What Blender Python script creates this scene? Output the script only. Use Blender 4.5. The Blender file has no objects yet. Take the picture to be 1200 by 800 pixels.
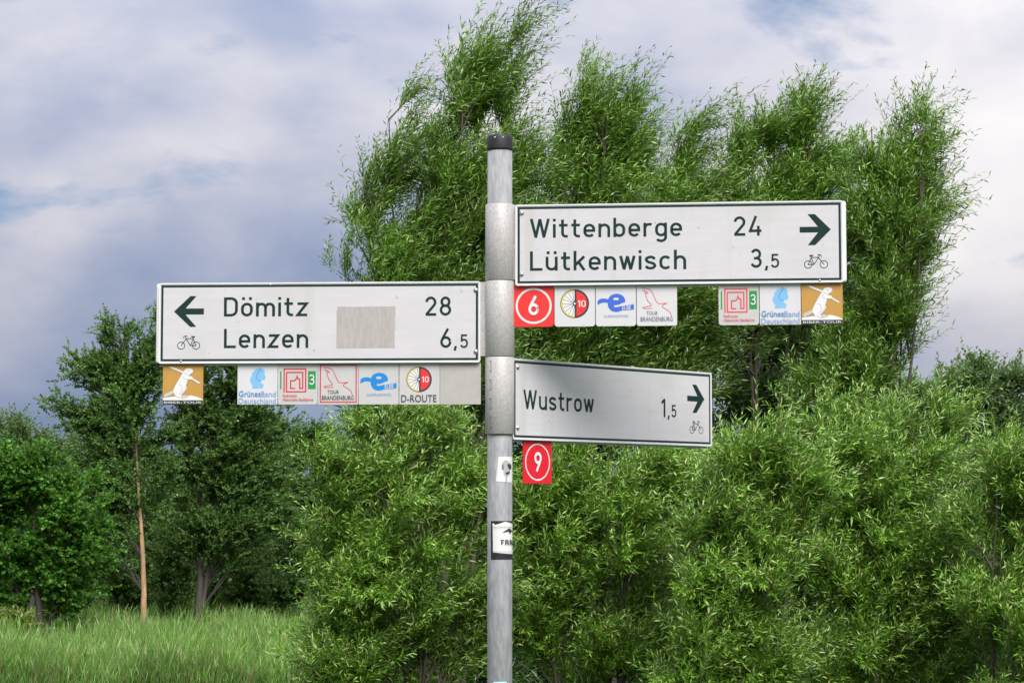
import bpy, bmesh, math, random
import numpy as np
from mathutils import Vector, Matrix
from mathutils.geometry import tessellate_polygon

# ------------------------------------------------------------------ camera
SC = bpy.context.scene
COL = SC.collection
F, PITCH, EYE = 2671.3, 0.0752, 1.65          # focal length in photo pixels (1200 wide), tilt up, eye height
cam_d = bpy.data.cameras.new('camera'); cam = bpy.data.objects.new('camera', cam_d); COL.objects.link(cam)
cam.location = (0, 0, EYE); cam.rotation_euler = (math.pi/2 + PITCH, 0, 0)
cam_d.sensor_width = 36; cam_d.lens = 36*F/1200; cam_d.clip_end = 6000
SC.camera = cam
SC.render.resolution_x, SC.render.resolution_y = 1024, 682

# ------------------------------------------------------------------ sky and sun
SUN_EL, SUN_AZ = math.radians(50), math.radians(160)      # azimuth clockwise from +Y: behind the camera, to its right
world = bpy.data.worlds.new('World'); SC.world = world; world.use_nodes = True
def build_sky():
    nt = world.node_tree; nt.nodes.clear(); N = nt.nodes.new; L = nt.links.new
    out = N('ShaderNodeOutputWorld'); bg = N('ShaderNodeBackground'); L(bg.outputs[0], out.inputs[0])
    sky = N('ShaderNodeTexSky'); sky.sky_type = 'NISHITA'; sky.sun_disc = False
    sky.sun_elevation = SUN_EL; sky.sun_rotation = SUN_AZ; sky.air_density = 1.0; sky.dust_density = 0.4
    tc = N('ShaderNodeTexCoord')
    def mapping(scale, loc):
        m = N('ShaderNodeMapping'); m.inputs['Scale'].default_value = scale; m.inputs['Location'].default_value = loc
        L(tc.outputs['Generated'], m.inputs[0]); return m
    def noise(m, scale, detail, rough, dist=0.0):
        n = N('ShaderNodeTexNoise'); n.inputs['Scale'].default_value = scale; n.inputs['Detail'].default_value = detail
        n.inputs['Roughness'].default_value = rough; n.inputs['Distortion'].default_value = dist
        L(m.outputs[0], n.inputs['Vector']); return n.outputs[0]
    def math_(op, a, b):
        n = N('ShaderNodeMath'); n.operation = op
        for i, v in enumerate((a, b)):
            if isinstance(v, (int, float)): n.inputs[i].default_value = v
            else: L(v, n.inputs[i])
        return n.outputs[0]
    def ramp(v, stops):
        r = N('ShaderNodeValToRGB'); e = r.color_ramp.elements
        while len(e) < len(stops): e.new(0.5)
        for q, (p, c) in zip(e, stops): q.position = p; q.color = (*c, 1)
        L(v, r.inputs[0]); return r.outputs[0]
    big = noise(mapping((1, 1, 1.7), SKY_OFF[0]), 5.0, 2.0, 0.45)
    mid = noise(mapping((1, 1, 1.9), SKY_OFF[1]), 11.0, 8.0, 0.52, 0.25)
    fine = noise(mapping((1, 1, 2.2), SKY_OFF[1]), 26.0, 9.0, 0.6, 0.4)
    tone = math_('ADD', math_('ADD', math_('MULTIPLY', big, 0.95), math_('MULTIPLY', mid, 0.34)), math_('SUBTRACT', math_('MULTIPLY', fine, 0.08), 0.185))
    # an overcast sky brightens from the horizon upwards
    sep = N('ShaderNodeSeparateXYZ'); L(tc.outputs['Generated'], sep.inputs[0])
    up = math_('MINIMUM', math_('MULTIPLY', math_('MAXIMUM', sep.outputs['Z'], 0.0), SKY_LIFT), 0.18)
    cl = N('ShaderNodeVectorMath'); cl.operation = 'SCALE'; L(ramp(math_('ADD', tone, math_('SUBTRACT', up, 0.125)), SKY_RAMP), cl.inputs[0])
    L(math_('ADD', 1.0, math_('MULTIPLY', math_('MAXIMUM', sep.outputs['Z'], 0.0), 2.3)), cl.inputs['Scale']); cloud = cl.outputs[0]  # zenith scaled up further, added to raise the ambient light on the signs
    # thin veils break in a few places and let the blue through
    gapn = noise(mapping((1, 1, 2.6), SKY_OFF[2]), 7.0, 7.0, 0.55, 0.3)
    gap = ramp(gapn, [(0.0, (0, 0, 0)), (0.56, (0, 0, 0)), (0.66, (1, 1, 1))])
    skym = N('ShaderNodeVectorMath'); skym.operation = 'SCALE'; skym.inputs['Scale'].default_value = SKY_STR
    L(sky.outputs[0], skym.inputs[0])
    blue = N('ShaderNodeMix'); blue.data_type = 'RGBA'; blue.inputs['Factor'].default_value = 0.85   # sky seen through thin veil cloud
    blue.inputs['B'].default_value = (0.23, 0.34, 0.53, 1); L(skym.outputs[0], blue.inputs['A'])
    mix = N('ShaderNodeMix'); mix.data_type = 'RGBA'
    L(gap, mix.inputs['Factor']); L(cloud, mix.inputs['A']); L(blue.outputs['Result'], mix.inputs['B'])
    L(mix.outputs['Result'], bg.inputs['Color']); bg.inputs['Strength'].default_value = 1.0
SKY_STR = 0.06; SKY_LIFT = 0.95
SKY_OFF = [(5.23, 1.75, 8.69), (8.32, 4.2, 5.97), (1.93, 2.0, 2.6)]
SKY_RAMP = [(0.33, (0.165, 0.215, 0.335)), (0.45, (0.27, 0.30, 0.40)), (0.56, (0.415, 0.415, 0.465)), (0.66, (0.53, 0.515, 0.54)), (0.76, (0.61, 0.59, 0.60))]
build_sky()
sun_d = bpy.data.lights.new('sun', 'SUN'); sun_d.energy = 4.0; sun_d.angle = math.radians(36.0); sun_d.color = (1.0, 0.965, 0.91)
sun = bpy.data.objects.new('sun', sun_d); COL.objects.link(sun)
sdir = Vector((math.sin(SUN_AZ)*math.cos(SUN_EL), math.cos(SUN_AZ)*math.cos(SUN_EL), math.sin(SUN_EL)))
sun.rotation_euler = sdir.to_track_quat('Z', 'Y').to_euler(); sun.location = (-10, -10, 20)

SC.render.engine = 'CYCLES'
SC.view_settings.view_transform = 'Standard'; SC.view_settings.look = 'None'
SC.view_settings.gamma = 1.0; SC.view_settings.use_curve_mapping = False
SC.view_settings.exposure = 0.26

# ------------------------------------------------------------------ helpers
random.seed(7)
cp, sp = math.cos(PITCH), math.sin(PITCH)
def ray(px, py):
    x, z = (px-600)/F, (400-py)/F
    return Vector((x, cp - z*sp, sp + z*cp))
def at(px, py, Y):                                  # the point at ground distance Y seen at a photo pixel
    d = ray(px, py); return Vector((0, 0, EYE)) + d*(Y/d.y)
def tag(o, label=None, cat=None, group=None, kind=None):
    for k, v in (('label', label), ('category', cat), ('group', group), ('kind', kind)):
        if v: o[k] = v
    return o
def empty(name, loc, rz=0.0, **kw):
    o = bpy.data.objects.new(name, None); COL.objects.link(o); o.empty_display_size = 0.2
    o.location = loc; o.rotation_euler = (0, 0, rz); return tag(o, **kw)
def link(name, mesh, parent=None, **kw):
    o = bpy.data.objects.new(name, mesh); COL.objects.link(o)
    if parent: o.parent = parent
    return tag(o, **kw)
def mesh_of(name, verts, faces, mats, fmat=None, smooth=False):
    me = bpy.data.meshes.new(name); me.from_pydata([tuple(v) for v in verts], [], faces)
    for m in (mats if isinstance(mats, (list, tuple)) else [mats]): me.materials.append(m)
    if fmat: me.polygons.foreach_set('material_index', fmat)
    if smooth: me.polygons.foreach_set('use_smooth', [True]*len(me.polygons))
    me.update(); return me
def tri_mesh(name, V, T, mat, smooth=False):        # numpy arrays -> mesh, fast
    me = bpy.data.meshes.new(name); nt = len(T)
    me.vertices.add(len(V)); me.vertices.foreach_set('co', np.asarray(V, np.float32).ravel())
    me.loops.add(nt*3); me.loops.foreach_set('vertex_index', np.asarray(T, np.int32).ravel())
    me.polygons.add(nt); me.polygons.foreach_set('loop_start', np.arange(nt, dtype=np.int32)*3)
    if smooth: me.polygons.foreach_set('use_smooth', np.ones(nt, bool))
    me.materials.append(mat); me.update(calc_edges=True); return me

# ------------------------------------------------------------------ materials
MATS = {}
def pmat(name, col, rough=0.5, metal=0.0, spec=0.5, var=0.0, scale=8.0, bump=0.0, stretch=(1, 1, 1), col2=None, dirt=0.0):
    m = bpy.data.materials.new(name); m.use_nodes = True; nt = m.node_tree; b = nt.nodes['Principled BSDF']
    b.inputs['Base Color'].default_value = (*col, 1); b.inputs['Roughness'].default_value = rough
    b.inputs['Metallic'].default_value = metal; b.inputs['Specular IOR Level'].default_value = spec
    if var or bump or col2:
        tc = nt.nodes.new('ShaderNodeTexCoord'); mp = nt.nodes.new('ShaderNodeMapping'); mp.inputs['Scale'].default_value = stretch
        nt.links.new(tc.outputs['Object'], mp.inputs[0])
        n = nt.nodes.new('ShaderNodeTexNoise'); n.inputs['Scale'].default_value = scale; n.inputs['Detail'].default_value = 6
        n.inputs['Roughness'].default_value = 0.62; nt.links.new(mp.outputs[0], n.inputs['Vector'])
        r = nt.nodes.new('ShaderNodeValToRGB'); r.color_ramp.elements[0].position = 0.3; r.color_ramp.elements[1].position = 0.7
        c2 = col2 or tuple(c*(1-var) for c in col)
        r.color_ramp.elements[0].color = (*c2, 1); r.color_ramp.elements[1].color = (*col, 1)
        nt.links.new(n.outputs[0], r.inputs[0]); nt.links.new(r.outputs[0], b.inputs['Base Color'])
        if bump:
            bp = nt.nodes.new('ShaderNodeBump'); bp.inputs['Strength'].default_value = bump; bp.inputs['Distance'].default_value = 0.002
            nt.links.new(n.outputs[0], bp.inputs['Height']); nt.links.new(bp.outputs[0], b.inputs['Normal'])
    MATS[name] = m; return m
def leaf_mat(name, stops, trans=0.16, rough=0.36, spec=0.6, tcol=(0.21, 0.37, 0.03)):
    m = bpy.data.materials.new(name); m.use_nodes = True; nt = m.node_tree; b = nt.nodes['Principled BSDF']; N = nt.nodes.new; L = nt.links.new
    g = N('ShaderNodeNewGeometry'); r = N('ShaderNodeValToRGB'); e = r.color_ramp.elements
    while len(e) < len(stops): e.new(0.5)
    for q, (p, c) in zip(e, stops): q.position = p; q.color = (*c, 1)
    L(g.outputs['Random Per Island'], r.inputs[0])
    tc = N('ShaderNodeTexCoord'); n = N('ShaderNodeTexNoise'); n.inputs['Scale'].default_value = 0.9; n.inputs['Detail'].default_value = 3
    L(tc.outputs['Object'], n.inputs['Vector'])
    h = N('ShaderNodeHueSaturation'); mr = N('ShaderNodeMapRange')
    mr.inputs['From Min'].default_value = 0.3; mr.inputs['From Max'].default_value = 0.7; mr.inputs['To Min'].default_value = 0.75; mr.inputs['To Max'].default_value = 1.3
    L(n.outputs[0], mr.inputs['Value']); L(mr.outputs[0], h.inputs['Value']); L(r.outputs[0], h.inputs['Color'])
    L(h.outputs[0], b.inputs['Base Color']); b.inputs['Roughness'].default_value = rough; b.inputs['Specular IOR Level'].default_value = spec
    t = N('ShaderNodeBsdfTranslucent'); t.inputs['Color'].default_value = (*tcol, 1)
    mx = N('ShaderNodeMixShader'); mx.inputs[0].default_value = trans
    L(b.outputs[0], mx.inputs[1]); L(t.outputs[0], mx.inputs[2]); L(mx.outputs[0], nt.nodes['Material Output'].inputs[0])
    MATS[name] = m; return m

white = pmat('sign_white', (0.60, 0.58, 0.60), 0.5, var=0.085, scale=5.0, stretch=(1, 1, 9))
def weather(m, specks=(0.40, 0.37, 0.33), runs=(0.50, 0.49, 0.46)):     # flecks of dirt and faint water runs on a printed face
    nt = m.node_tree; b = nt.nodes['Principled BSDF']; src = b.inputs['Base Color'].links[0].from_socket; tc = nt.nodes.new('ShaderNodeTexCoord')
    for sc, st, lo, hi, col, det in ((55, (1, 1, 1), .70, .76, specks, 3), (16, (1, 1, .09), .56, .80, runs, 5), (4, (1, 1, 1.5), .55, .85, runs, 6)):
        mp = nt.nodes.new('ShaderNodeMapping'); mp.inputs['Scale'].default_value = st; nt.links.new(tc.outputs['Object'], mp.inputs[0])
        n = nt.nodes.new('ShaderNodeTexNoise'); n.inputs['Scale'].default_value = sc; n.inputs['Detail'].default_value = det; nt.links.new(mp.outputs[0], n.inputs['Vector'])
        r = nt.nodes.new('ShaderNodeMapRange'); r.inputs['From Min'].default_value = lo; r.inputs['From Max'].default_value = hi; nt.links.new(n.outputs[0], r.inputs['Value'])
        x = nt.nodes.new('ShaderNodeMix'); x.data_type = 'RGBA'; x.inputs['B'].default_value = (*col, 1)
        nt.links.new(r.outputs[0], x.inputs['Factor']); nt.links.new(src, x.inputs['A']); src = x.outputs['Result']
    nt.links.new(src, b.inputs['Base Color'])
weather(white)
rim = pmat('rim_white', (0.78, 0.77, 0.76), 0.4, var=0.12, scale=22)
alu = pmat('profile_aluminium', (0.62, 0.62, 0.61), 0.45, 0.5, var=0.2, scale=20)
green = pmat('print_green', (0.010, 0.034, 0.031), 0.55, spec=.2, var=0.25, scale=10)
ink = pmat('print_dark', (0.03, 0.036, 0.04), 0.5)
tape = pmat('grey_tape', (0.45, 0.41, 0.395), 0.6, var=0.2, scale=40, stretch=(3, 1, .7), bump=.2)
steel = pmat('bolt_steel', (0.55, 0.55, 0.56), 0.35, 0.8)
galv = pmat('galvanised_steel', (0.33, 0.333, 0.338), 0.62, 0.12, scale=34, stretch=(2.4, 2.4, .6), col2=(0.19, 0.193, 0.20), bump=0.2, spec=.35)
sleeve_m = pmat('sleeve_foil', (0.53, 0.505, 0.495), 0.5, 0.08, scale=240, stretch=(1, 1, .5), col2=(0.34, 0.32, 0.31), bump=0.3)
capm = pmat('cap_black', (0.018, 0.018, 0.02), 0.55, var=0.4, scale=50)
plq_w = pmat('plaque_white', (0.64, 0.63, 0.645), 0.42, var=0.06, scale=12)
plq_g = pmat('plaque_grey', (0.54, 0.525, 0.515), 0.5, var=0.09, scale=16)
plq_blank = pmat('plaque_blank', (0.45, 0.425, 0.40), 0.6, var=0.14, scale=25)
weather(plq_w); weather(plq_g, (0.33, 0.31, 0.28), (0.42, 0.41, 0.39))
red = pmat('print_red', (0.80, 0.035, 0.032), 0.4, var=0.1, scale=10)
red2 = pmat('print_red_deep', (0.74, 0.010, 0.025), 0.4, var=0.1, scale=10)
redl = pmat('print_red_line', (0.60, 0.03, 0.04), 0.5)
redp = pmat('print_red_pale', (0.68, 0.07, 0.08), 0.5)
prw = pmat('print_white', (0.74, 0.72, 0.71), 0.45)
blue = pmat('print_blue', (0.005, 0.22, 0.62), 0.45)
blue2 = pmat('print_blue_deep', (0.045, 0.13, 0.56), 0.45)
bluel = pmat('print_light_blue', (0.20, 0.45, 0.72), 0.5)
bluet = pmat('print_text_blue', (0.07, 0.26, 0.55), 0.5)
bluep = pmat('print_text_pale_blue', (0.20, 0.34, 0.60), 0.5)
grn = pmat('print_bright_green', (0.015, 0.27, 0.05), 0.5)
orange = pmat('print_ochre', (0.52, 0.28, 0.06), 0.5, var=0.12, scale=20)
yel = pmat('print_yellow', (0.62, 0.52, 0.10), 0.5)
grey = pmat('print_grey', (0.42, 0.40, 0.42), 0.5)
greyd = pmat('print_dark_grey', (0.16, 0.16, 0.18), 0.5)
cyan = pmat('sticker_pale_blue', (0.45, 0.75, 0.85), 0.5)
bark = pmat('willow_bark', (0.10, 0.085, 0.06), 0.9, scale=14, stretch=(1, 1, .25), col2=(0.045, 0.038, 0.028), bump=.6)
twigm = pmat('willow_twig', (0.17, 0.15, 0.055), 0.7, var=.4, scale=3)
barkp = pmat('poplar_bark', (0.62, 0.38, 0.19), 0.9, scale=9, stretch=(1, 1, .22), col2=(0.22, 0.15, 0.10), bump=.8)
barkd = pmat('dark_bark', (0.10, 0.085, 0.07), 0.9, scale=3, stretch=(1, 1, .3), col2=(0.05, 0.045, 0.04), bump=.6)
LW = leaf_mat('willow_leaf', [(0, (.050, .130, .008)), (.38, (.118, .27, .015)), (.68, (.205, .39, .04)), (.88, (.29, .44, .11)), (1, (.44, .48, .17))])
LW2 = leaf_mat('willow_leaf_upper', [(0, (0.079, 0.179, 0.012)), (.5, (0.128, 0.267, 0.022)), (.85, (0.193, 0.339, 0.051)), (1, (0.314, 0.435, 0.173))])
LWD = leaf_mat('willow_leaf_shade_tone', [(0, (0.022, 0.057, 0.013)), (.6, (0.038, 0.088, 0.017)), (1, (0.058, 0.107, 0.031))])  # much darker willow leaf: the shade inside the thicket is put into its colour
LP = leaf_mat('poplar_leaf', [(0, (0.052, 0.116, 0.030)), (.6, (0.086, 0.169, 0.041)), (.92, (0.128, 0.223, 0.061)), (1, (0.205, 0.305, 0.108))], trans=.22, spec=.25, rough=.5)
LM = leaf_mat('maple_leaf', [(0, (0.030, 0.106, 0.016)), (.6, (0.059, 0.178, 0.022)), (1, (0.119, 0.279, 0.032))], trans=.25, spec=.25, rough=.5)
LG = leaf_mat('grey_willow_leaf', [(0, (0.066, 0.117, 0.045)), (.6, (0.102, 0.166, 0.065)), (1, (0.156, 0.221, 0.108))], trans=.2, spec=.25, rough=.5)
LS = leaf_mat('scrub_leaf', [(0, (0.035, 0.079, 0.022)), (.6, (0.063, 0.123, 0.034)), (1, (0.111, 0.189, 0.056))], trans=.22, spec=.25, rough=.5)
LY = leaf_mat('yellow_shrub_leaf', [(0, (.09, .13, .02)), (.6, (.14, .18, .03)), (1, (.2, .22, .06))], trans=.25)
LR = leaf_mat('reed_leaf', [(0, (0.104, 0.238, 0.035)), (.45, (0.165, 0.339, 0.056)), (.8, (0.232, 0.419, 0.110)), (1, (0.416, 0.519, 0.253))], trans=.25, spec=.3)
LD = leaf_mat('dry_reed', [(0, (.20, .16, .075)), (.6, (.32, .27, .14)), (1, (.42, .37, .23))], trans=.15, spec=.2)
def ground_mat():
    m = pmat('meadow_ground', (0.045, 0.082, 0.018), 0.95, spec=0.0, scale=0.7, col2=(0.022, 0.040, 0.010), bump=.5); return m
grd = ground_mat()

# ------------------------------------------------------------------ terrain: a dike crest under the camera and the post, low meadow beyond
LOW = -4.05
def gz(y):
    t = min(1, max(0, (y-9.5)/11.5)); t = t*t*(3-2*t); return LOW*t
ys = [-1500, -300, -60, -12, 4, 9] + [9.5+11.5*i/14 for i in range(15)] + [24, 30, 40, 60, 90, 130, 200, 400, 900, 2600]
xs = [-1800, -600, -200, -80, -40, -20, -10, 0, 10, 20, 40, 80, 200, 600, 1800]
gv = [(x, y, gz(y) if y > -12 else gz(y)-4*min(1, (-12-y)/48)) for y in ys for x in xs]
gf = [(j*len(xs)+i, j*len(xs)+i+1, (j+1)*len(xs)+i+1, (j+1)*len(xs)+i) for j in range(len(ys)-1) for i in range(len(xs)-1)]
link('ground', mesh_of('ground', gv, gf, grd, smooth=True), kind='structure')

# ------------------------------------------------------------------ flat print: strokes, polygons, letters
class Print:
    """collects flat shapes in sign coordinates (u right, v up); every shape lies a hair above the last one"""
    def __init__(s, w0, dw=0.00004): s.v, s.f, s.m, s.mats, s.w, s.dw = [], [], [], [], w0, dw
    def mi(s, m):
        if m not in s.mats: s.mats.append(m)
        return s.mats.index(m)
    def poly(s, pts, m):
        pts = [Vector((p[0], p[1], 0)) for p in pts]; b = len(s.v); s.w += s.dw
        s.v += [(p.x, -s.w, p.y) for p in pts]
        for t in tessellate_polygon([pts]):
            a, c, d = (pts[i] for i in t)
            t = tuple(t) if (c-a).cross(d-a).z > 0 else (t[0], t[2], t[1])
            s.f.append(tuple(b+i for i in t)); s.m.append(s.mi(m))
    def stroke(s, pts, wd, m, closed=False):
        P = [Vector((p[0], p[1])) for p in pts]
        Q = [P[0]]
        for p in P[1:]:
            if (p-Q[-1]).length > 1e-7: Q.append(p)
        P = Q
        if closed and (P[0]-P[-1]).length < 1e-6: P = P[:-1]
        n = len(P); b = len(s.v); s.w += s.dw
        for i in range(n):
            a = P[i-1] if (i > 0 or closed) else None; c = P[(i+1) % n] if (i < n-1 or closed) else None
            d1 = (P[i]-a).normalized() if a is not None else None; d2 = (c-P[i]).normalized() if c is not None else None
            if d1 is None: d1 = d2
            if d2 is None: d2 = d1
            n1, n2 = Vector((-d1.y, d1.x)), Vector((-d2.y, d2.x)); k = n1+n2
            k = k.normalized() if k.length > 1e-4 else n1
            q = k*(wd/2/max(0.42, k.dot(n1)))
            for z in (P[i]+q, P[i]-q): s.v.append((z.x, -s.w, z.y))
        for i in range(n if closed else n-1):
            j = (i+1) % n; s.f.append((b+2*i, b+2*i+1, b+2*j+1, b+2*j)); s.m.append(s.mi(m))
    def circle(s, cx, cy, r, m, a0=0, a1=360, ry=None, n=28):
        ry = ry or r
        s.poly([(cx+r*math.cos(math.radians(a0+(a1-a0)*i/n)), cy+ry*math.sin(math.radians(a0+(a1-a0)*i/n))) for i in range(n+(1 if a1-a0 < 360 else 0))], m)
    def ring(s, cx, cy, r, wd, m, a0=0, a1=360, ry=None, n=36):
        ry = ry or r
        s.stroke([(cx+r*math.cos(math.radians(a0+(a1-a0)*i/n)), cy+ry*math.sin(math.radians(a0+(a1-a0)*i/n))) for i in range(n+1)], wd, m, closed=(a1-a0 >= 360))
    def rect(s, x0, y0, x1, y1, m): s.poly([(x0, y0), (x1, y0), (x1, y1), (x0, y1)], m)
    def text(s, string, x0, y0, x1, y1, m, bold=0.0):
        """print letters of the built-in face fitted into a box (y0 lower, y1 upper edge)"""
        c = bpy.data.curves.new('t', 'FONT'); c.body = string; c.offset = bold; c.resolution_u = 3
        o = bpy.data.objects.new('t', c); COL.objects.link(o); dg = bpy.context.evaluated_depsgraph_get()
        me = bpy.data.meshes.new_from_object(o.evaluated_get(dg)); bpy.data.objects.remove(o); bpy.data.curves.remove(c)
        V = [v.co.copy() for v in me.vertices]; X = [v.x for v in V]; Y = [v.y for v in V]
        sx, sy = (x1-x0)/(max(X)-min(X)), (y1-y0)/(max(Y)-min(Y)); b = len(s.v); s.w += s.dw
        s.v += [(x0+(v.x-min(X))*sx, -s.w, y0+(v.y-min(Y))*sy) for v in V]
        for p in me.polygons:
            t = list(p.vertices)
            if p.normal.z < 0: t.reverse()
            s.f.append(tuple(b+i for i in t)); s.m.append(s.mi(m))
        bpy.data.meshes.remove(me)
    def build(s, name, parent, **kw):
        # front faces look along -Y
        return link(name, mesh_of(name, s.v, s.f, s.mats, s.m), parent, **kw)

def arc(cx, cy, rx, ry, a0, a1, n=9):
    return [(cx+rx*math.cos(math.radians(a0+(a1-a0)*i/n)), cy+ry*math.sin(math.radians(a0+(a1-a0)*i/n))) for i in range(n+1)]
def crom(P, n=7):
    P = [P[0]]+list(P)+[P[-1]]; out = []
    for i in range(1, len(P)-2):
        a, b, c, d = (np.array(P[j], float) for j in (i-1, i, i+1, i+2))
        for k in range(n):
            t = k/n; out.append(tuple(0.5*((2*b)+(c-a)*t+(2*a-5*b+4*c-d)*t*t+(3*b-a-3*c+d)*t**3)))
    out.append(tuple(P[-2])); return out
def rr(x0, y0, x1, y1, r):                      # closed rounded box as one stroke
    p = arc(x1-r, y1-r, r, r, 0, 90)+arc(x0+r, y1-r, r, r, 90, 180)+arc(x0+r, y0+r, r, r, 180, 270)+arc(x1-r, y0+r, r, r, 270, 360)
    return p+[p[0]]
ARCH = [(.5, 2.6)]+arc(2, 3.0, 1.5, 1.5, 180, 0)[1:]+[(3.5, 0)]
BOWL = rr(.5, .5, 3.5, 4.5, 1.5)
DIN = {  # road-sign letters drawn with one stroke width: cap height 7, x-height 5, stroke 0.92
 'W': (6.7, [[(.45, 7), (1.95, .55)], [(1.95, .1), (3.35, 6.9)], [(3.35, 6.9), (4.75, .1)], [(4.75, .55), (6.25, 7)]]),
 'i': (1.0, [[(.5, 0), (.5, 5)], [(.5, 5.95), (.5, 6.95)]]),
 't': (3.1, [[(1.25, 6.6), (1.25, 1.6)]+arc(2.35, 1.6, 1.1, 1.1, 180, 270)+[(3.0, .5)], [(.05, 4.55), (2.95, 4.55)]]),
 'e': (4.0, [[(.5, 2.45), (3.5, 2.45), (3.5, 3.0)]+arc(2, 3.0, 1.5, 1.5, 0, 180)[1:]+[(.5, 2.0)]+arc(2, 2.0, 1.5, 1.5, 180, 322)[1:]]),
 'n': (4.0, [[(.5, 0), (.5, 5)], ARCH]),
 'b': (4.0, [[(.5, 0), (.5, 7)], BOWL]),
 'r': (2.9, [[(.5, 0), (.5, 5)], [(.5, 2.9)]+arc(2, 3.0, 1.5, 1.5, 180, 60)]),
 'g': (4.0, [BOWL, [(3.5, 5), (3.5, -.3)]+arc(2, -.3, 1.5, 1.3, 0, -150)[1:]]),
 'L': (4.1, [[(.5, 7), (.5, .5), (4.1, .5)]]),
 'u': (4.0, [[(.5, 5), (.5, 2.0)]+arc(2, 2.0, 1.5, 1.5, 180, 360)[1:]+[(3.5, 2.4)], [(3.5, 5), (3.5, 0)]]),
 'k': (3.9, [[(.5, 0), (.5, 7)], [(3.5, 5), (.6, 1.9)], [(1.7, 2.9), (3.55, 0)]]),
 'w': (5.2, [[(.4, 5), (1.5, .35)], [(1.5, .1), (2.6, 4.9)], [(2.6, 4.9), (3.7, .1)], [(3.7, .35), (4.8, 5)]]),
 's': (3.7, [crom([(3.25, 3.75), (2.6, 4.35), (1.85, 4.5), (.85, 4.2), (.5, 3.55), (.95, 2.85), (1.85, 2.5), (2.85, 2.1), (3.25, 1.4), (2.75, .7), (1.8, .5), (.95, .68), (.35, 1.25)], 4)]),
 'c': (3.7, [arc(2, 3.0, 1.5, 1.5, 38, 180)+[(.5, 2.0)]+arc(2, 2.0, 1.5, 1.5, 180, 322)[1:]]),
 'h': (4.0, [[(.5, 0), (.5, 7)], ARCH]),
 'D': (4.7, [[(.5, 3.5), (.5, 6.5), (2.4, 6.5)]+arc(2.4, 4.7, 1.8, 1.8, 90, 0)[1:]+[(4.2, 2.3)]+arc(2.4, 2.3, 1.8, 1.8, 0, -90)[1:]+[(.5, .5), (.5, 3.5)]]),
 'o': (4.0, [BOWL]),
 'm': (6.4, [[(.5, 0), (.5, 5)], [(.5, 2.8)]+arc(1.85, 3.15, 1.35, 1.35, 180, 0)[1:]+[(3.2, 0)], [(3.2, 2.8)]+arc(4.55, 3.15, 1.35, 1.35, 180, 0)[1:]+[(5.9, 0)]]),
 'z': (3.8, [[(.35, 4.52), (3.35, 4.52), (.45, .48), (3.6, .48)]]),
 '0': (4.3, [rr(.5, .5, 3.8, 6.5, 1.65)]),
 '1': (2.4, [[(.2, 5.3), (1.75, 6.75)], [(1.7, 7), (1.7, 0)]]),
 '2': (4.4, [arc(2.1, 4.9, 1.6, 1.6, 175, -35, 12)+[(.45, .5)], [(.2, .5), (4.1, .5)]]),
 '3': (4.2, [arc(1.95, 5.0, 1.5, 1.5, 160, -90, 12), [(1.2, 3.5), (2.0, 3.5)], arc(1.95, 2.05, 1.7, 1.55, 90, -160, 12)]),
 '4': (4.5, [[(2.5, 7), (.45, 1.75), (4.4, 1.75)], [(3.3, 3.5), (3.3, 0)]]),
 '5': (4.2, [[(3.6, 6.5), (.85, 6.5), (.7, 3.3)], crom([(.75, 3.5), (1.3, 4.1), (2.1, 4.3), (3.2, 3.8), (3.65, 2.45), (3.2, 1.0), (2.0, .5), (1.0, .75), (.35, 1.5)], 4)]),
 '6': (4.3, [[(3.0, 7), (.85, 3.35)], [(3.8, 2.3)]+arc(2.15, 2.15, 1.65, 1.65, 0, 360, 24)]),
 '8': (4.3, [arc(2.1, 5.05, 1.4, 1.45, 0, 360, 20), arc(2.1, 2.1, 1.65, 1.6, 0, 360, 22)]),
 '9': (4.3, [[(1.3, 0), (3.45, 3.65)], arc(2.15, 4.85, 1.65, 1.65, 0, 360, 24)]),
 ',': (1.2, [[(.75, 1.0), (.3, -1.3)]]),
}
for a, b in (('ü', 'u'), ('ö', 'o')): DIN[a] = (DIN[b][0], DIN[b][1]+[[(.85, 5.95), (.85, 6.95)], [(3.15, 5.95), (3.15, 6.95)]])
def din(pr, s, x0, x1, base, cap, m, sw=0.94, gap=1.0):
    tot = sum(DIN[c][0] for c in s)+gap*(len(s)-1); ky = cap/7; kx = (x1-x0)/tot; x = 0
    w0 = pr.w
    for c in s:
        pr.w = w0
        for st in DIN[c][1]:
            # stroke in font units, then scaled: the pen keeps its width in each axis
            q = Print(0); q.stroke([(p[0]+x, p[1]) for p in st], sw, m, closed=(len(st) > 8 and abs(st[0][0]-st[-1][0])+abs(st[0][1]-st[-1][1]) < 1e-6))
            b = len(pr.v); pr.w += pr.dw
            pr.v += [(x0+v[0]*kx, -pr.w, base+v[2]*ky) for v in q.v]; pr.f += [tuple(b+i for i in f) for f in q.f]; pr.m += [pr.mi(m)]*len(q.f)
        x += DIN[c][0]+gap

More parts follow.
